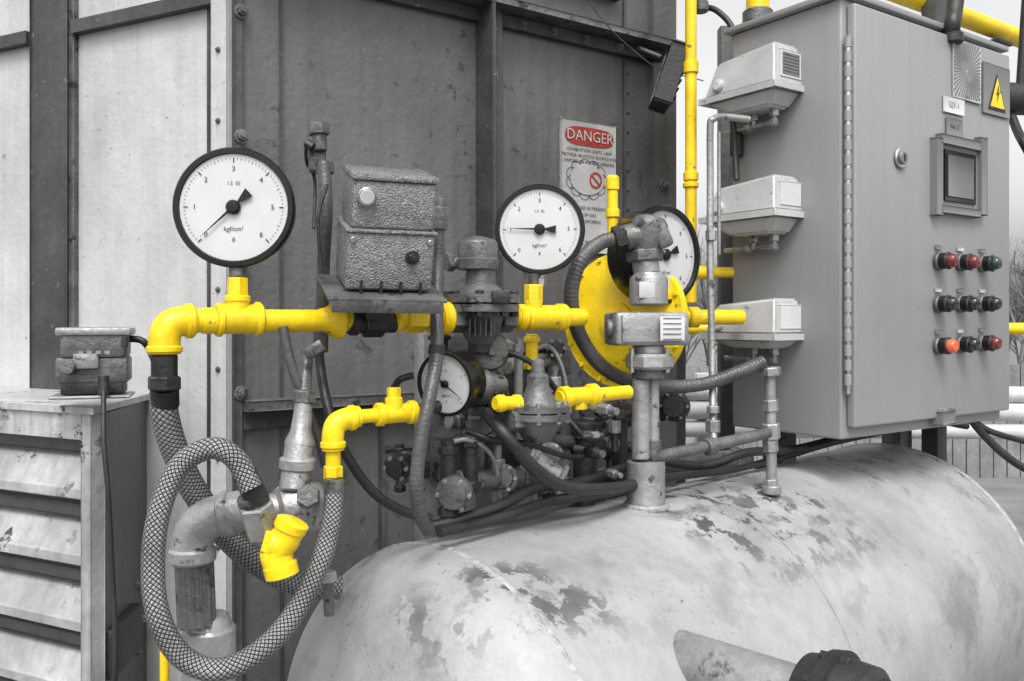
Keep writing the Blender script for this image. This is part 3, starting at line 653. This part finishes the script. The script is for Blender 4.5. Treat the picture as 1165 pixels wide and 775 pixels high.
# ---------------------------------------------------------------- transmitters on the cabinet side
def dpt(ztop,zr,zbm,printed=False):
    G('differential_pressure_switch')
    o=CS.pt(918,100); o=V((o.x,o.y,0))
    e1=sn.copy(); e2=bk.copy()
    L0=.215; W0=.105; hT=ztop-zr
    bm=bmesh.new()
    def rect(z,x0,x1,y0,y1): return [bm.verts.new(o+e2*a+e1*b+Z*z) for a,b in((x0,y0),(x1,y0),(x1,y1),(x0,y1))]
    r0=rect(zr+.002,0,L0,.012,W0+.01); r1=rect(ztop,.008,L0*.84,.020,W0)
    for v in (r1[1],r1[2]): v.co.z-=.014
    bm.faces.new(r0);bm.faces.new(r1)
    for i in range(4): bm.faces.new((r0[i],r0[(i+1)%4],r1[(i+1)%4],r1[i]))
    bmesh.ops.recalc_face_normals(bm,faces=bm.faces); bmesh.ops.bevel(bm,geom=bm.edges[:],offset=.006,segments=3,affect='EDGES')
    fin('lid',bm,TRM)
    box('rim',o+e2*L0/2+e1*(W0/2+.01)+Z*(zr-.003),e2,e1,Z,(L0+.014,W0+.012,.009),TRM,.003)
    bm=bmesh.new()
    r0=rect(zr-.008,.004,L0-.004,.014,W0+.008); r1=rect(zbm,.03,L0*.66,.026,W0-.008)
    bm.faces.new(r0);bm.faces.new(r1)
    for i in range(4): bm.faces.new((r0[i],r0[(i+1)%4],r1[(i+1)%4],r1[i]))
    bmesh.ops.recalc_face_normals(bm,faces=bm.faces); bmesh.ops.bevel(bm,geom=bm.edges[:],offset=.006,segments=3,affect='EDGES')
    fin('base',bm,TRM)
    q=o+e2*.165+e1*(W0+.004)+Z*(zr+hT*.28); cyl('cable_plug',q,q+e1*.012,.015,TRM); cyl('plug_face',q+e1*.011,q+e1*.014,.011,WHT)
    q=o-e2*.001+e1*(W0*.55)+Z*(zr+hT*.50); box('label_plate',q+e2*.004,e1,e2,Z,(.072,.006,hT*.62),WHT,.001)
    if printed:
        for i in range(6): box('label_print',q-e2*.0002+Z*(-.018+.0075*i),e1,e2,Z,(.055,.001,.002),CAST,0)
        box('label_field',q+e2*.0005,e1,e2,Z,(.060,.001,.050),BEZ,0)
    for a,b in((.02,.02),(L0-.02,.02),(.02,W0-.002),(L0-.02,W0-.002)): cyl('lid_screw',o+e2*a+e1*(b)+Z*(zr-.014),o+e2*a+e1*(b)+Z*(zr+.006),.0045,STEEL)
    for a in(.05,.11):
        q=o+e2*a+e1*(W0*.5)+Z*(zbm-.002); hexn('port_nut',q-Z*.014,q+Z*.002,.012,SIL); cyl('port_tube',q-Z*.030,q-Z*.012,.006,SIL)
    q=o+e2*.08+e1*(W0*.5)+Z*(zbm-.028); cyl('port_bridge',q-e2*.035,q+e2*.12,.0055,STEEL); hexn('bridge_nut',q-e2*.035,q-e2*.022,.010,SIL); hexn('bridge_nut',q+e2*.04,q+e2*.052,.010,SIL)
    box('mount_bracket',o+e2*.11+e1*.008+Z*(zr-.03),e2,e1,Z,(.12,.014,.07),CAST,.002)
zf=lambda py: H-(py-365)/1000*1.99
dpt(zf(47),zf(96),zf(118),True); dpt(zf(198),zf(241),zf(264)); dpt(zf(339),zf(382),zf(397))
G('transmitter_cable_set')
H3('drop_cable',[(838,205,2.12),(836,165,2.14),(834,130,2.14),(838,60,2.2),(832,30,2.22),(815,12,2.25),(800,8,2.28)],3.5,RUB)
cyl('conduit_body',P(838,152,2.16),P(838,178,2.16),.016,DARK); cyl('clamp',P(797,2,2.25),P(797,14,2.25),.02,CAST)
# ---------------------------------------------------------------- pressure vessel
G('horizontal_pressure_tank')
ta=V((.72,.694,0)).normalized(); O=V((-.105,1.36,H-.73)); Rt=.38; Lt=1.62; hd=.18
pr=[]
for i in range(20):
    t=math.pi/2*i/20; pr.append((-hd*math.cos(t),Rt*math.sin(t)**.92 if i else 0))
pr+= [(0,Rt)]
for i in range(1,12): pr.append((Lt*i/12,Rt))
for i in range(20,-1,-1):
    t=math.pi/2*i/20; pr.append((Lt+hd*math.cos(t),Rt*math.sin(t)**.92 if i else 0))
lathe('shell',O,ta,pr,TANK,128)
def seam(t,w=.006,h=.003,m=TANKD): lathe('weld_seam',O+ta*t,ta,[(-w,Rt-.001),(-w*.5,Rt+h*.8),(0,Rt+h),(w*.5,Rt+h*.8),(w,Rt-.001)],m,128)
seam(0.0,.005,.0028); seam(.64,.004,.0012,NOZ); seam(Lt)
tn=V((ta.y,-ta.x,0))
for s_ in(.25,Lt-.25):
    q=O+ta*s_; q.z=(O.z-.2)/2; box('saddle',q,ta,tn,Z,(.12,.6,O.z-.2),CAST,.004)
nd=tn
ns=P(741,738,1.36); 
cyl('nozzle_pipe',ns-nd*.08,ns+nd*.30,.041,NOZ); 
lathe('nozzle_weld',ns-nd*.005,nd,[(-.03,.064),(-.012,.053),(0,.047),(.010,.042)],NOZ)
G('black_pipe_cap')
f=ns+nd*.285
lathe('cap',f,nd,[(-.03,.042),(-.028,.062),(.0,.067),(.002,.074),(.02,.077),(.022,.069),(.06,.067),(.07,.056),(.072,.038),(.09,.036),(.092,0)],RUB,40)
boltring(f+nd*.012,nd,.064,8,.009,.040,DARK)
# ---------------------------------------------------------------- overhead yellow pipe and fittings
G('overhead_yellow_pipe')
OP=Plane((P(1030,0,2.5).x,2.5),(.82,.572)); zz=H+.362*2.5
a_=OP.plan(960);b_=OP.plan(1600);a_.z=b_.z=zz+.02; cyl('pipe',a_,b_,.028,YEL)
q=OP.plan(1130);q.z=zz-.02; box('pipe_bracket',q+Z*-.012,D,bk,Z,(.09,.08,.012),DARK,.002); box('bracket_arm',q-Z*.05+bk*.02,D,bk,Z,(.03,.03,.10),DARK,.002)
G('yellow_standpipe')
cyl('pipe',P(862,-250,2.35),P(862,260,2.35),.030,YEL); cyl('collar',P(862,12,2.35),P(862,28,2.35),.04,CAST)
G('cabinet_supply_hose')
H3('hose',[(1092,-40,2.2),(1086,10,2.17),(1083,30,2.15),(1082,55,2.2)],9,RUB); cyl('gland',P(1083,38,2.16),P(1083,50,2.16),.026,DARK)
H3('side_cable',[(1150,130,2.5),(1158,150,2.45),(1166,165,2.4),(1180,190,2.4)],5,RUB)
H3('bottom_cable',[(1100,470,2.3),(1115,490,2.3),(1140,515,2.3),(1170,535,2.3),(1230,560,2.3)],4.5,RUB)
H3('bottom_cable',[(1060,480,2.2),(1100,478,2.3),(1130,492,2.3),(1175,505,2.35)],3.5,RUB)
G('wall_lamp')
q=P(1160,112,2.5); cyl('lamp_barrel',q-V((.06,0,0)),q+V((.10,.02,0)),.045,RUB); cyl('lamp_rim',q-V((.065,0,0)),q-V((.05,0,0)),.05,RUB); cyl('lamp_arm',q,q+V((.02,0,.3)),.012,DARK)
# ---------------------------------------------------------------- background
G('yellow_guard_rail')
cyl('top_rail',P(770,374,4.2),P(1700,374,4.2),.028,YEL); 
for px in(830,1190,1500): cyl('rail_post',P(px,374,4.2),V((P(px,374,4.2).x,4.2,0)),.024,YEL)
G('white_pipe_rack')
for py,r in((446,.03),(466,.035),(488,.03)): cyl('rack_pipe',P(740,py,3.3),P(1600,py+6,3.3),r,CON)
for px in(800,1180,1450): q=P(px,440,3.36); box('rack_post',V((q.x,q.y,.75)),V((1,0,0)),V((0,1,0)),Z,(.06,.06,1.5),CON,.004)
G('equipment_skid_post')
for px,y,w_ in((770,2.9,.05),(826,2.7,.045)): 
    q=P(px,400,y); box('post',V((q.x,q.y,1.0 if px==770 else 1.3)),V((1,0,0)),V((0,1,0)),Z,(w_,w_,2.0 if px==770 else 2.6),RIB,.003)
CUR[0]=None
fb=G('board_fence')
x=-2.0
while x<14:
    w_=.14; h_=1.25+random.uniform(-.03,.03); box('board',V((x,9+x*.1,h_/2)),V((1,.1,0)).normalized(),V((-.1,1,0)).normalized(),Z,(w_,.025,h_),FEN,0); x+=.155
CUR[0]=None
bm=bmesh.new()
def twig(p,d,l,r,depth):
    q=p+d*l; x_,y_,_=frame(d); A=[bm.verts.new(p+(x_*math.cos(t)+y_*math.sin(t))*r) for t in(0,2.09,4.19)]; B=[bm.verts.new(q+(x_*math.cos(t)+y_*math.sin(t))*r*.6) for t in(0,2.09,4.19)]
    for i in range(3): bm.faces.new((A[i],A[(i+1)%3],B[(i+1)%3],B[i]))
    if depth:
        for _ in range(3):
            nd_=(d+V((random.gauss(0,.45),random.gauss(0,.45),random.gauss(.1,.3)))).normalized(); twig(p+d*l*random.uniform(.5,1),nd_,l*random.uniform(.55,.8),r*.55,depth-1)
for i in range(260):
    p=V((random.uniform(-4,26),random.uniform(15,23),0)); twig(p,V((random.gauss(0,.08),random.gauss(0,.08),1)).normalized(),random.uniform(1.0,1.7),random.uniform(.035,.06),4)
fin('bare_tree_thicket',bm,BARK,False)
bm=bmesh.new(); vs=[bm.verts.new(V(c)) for c in((-400,-400,0),(400,-400,0),(400,400,0),(-400,400,0))]; bm.faces.new(vs); fin('ground',bm,GRV,False)
# ---------------------------------------------------------------- light
w=bpy.data.worlds.new('World'); sc.world=w; w.use_nodes=True; N=w.node_tree.nodes; L=w.node_tree.links
bg=N['Background']; sk=N.new('ShaderNodeTexSky'); sk.sky_type='NISHITA'; sk.sun_disc=False
EL,RO=math.radians(56),math.radians(178)
sk.sun_elevation=EL; sk.sun_rotation=RO; sk.dust_density=5; sk.air_density=1.0
hs=N.new('ShaderNodeHueSaturation'); hs.inputs['Saturation'].default_value=.04; hs.inputs['Value'].default_value=1.75
L.new(sk.outputs[0],hs.inputs['Color']); L.new(hs.outputs[0],bg.inputs[0]); bg.inputs[1].default_value=.15
su=bpy.data.lights.new('sun','SUN'); su.energy=1.35; su.angle=math.radians(16); su.color=(1,.985,.96)
so=bpy.data.objects.new('sun',su); sc.collection.objects.link(so)
dv=V((math.sin(RO)*math.cos(EL),math.cos(RO)*math.cos(EL),math.sin(EL)))
so.rotation_euler=dv.to_track_quat('Z','Y').to_euler()
# ---------------------------------------------------------------- camera
cam=bpy.data.cameras.new('camera'); co=bpy.data.objects.new('camera',cam); sc.collection.objects.link(co)
co.location=(0,0,H); co.rotation_euler=(math.radians(90),0,0); cam.sensor_width=36; cam.lens=36*1000/1165; cam.shift_y=-22.5/1165
cam.clip_start=.02; cam.clip_end=1500; sc.camera=co
sc.view_settings.view_transform='Standard'; sc.view_settings.look='None'; sc.view_settings.exposure=0
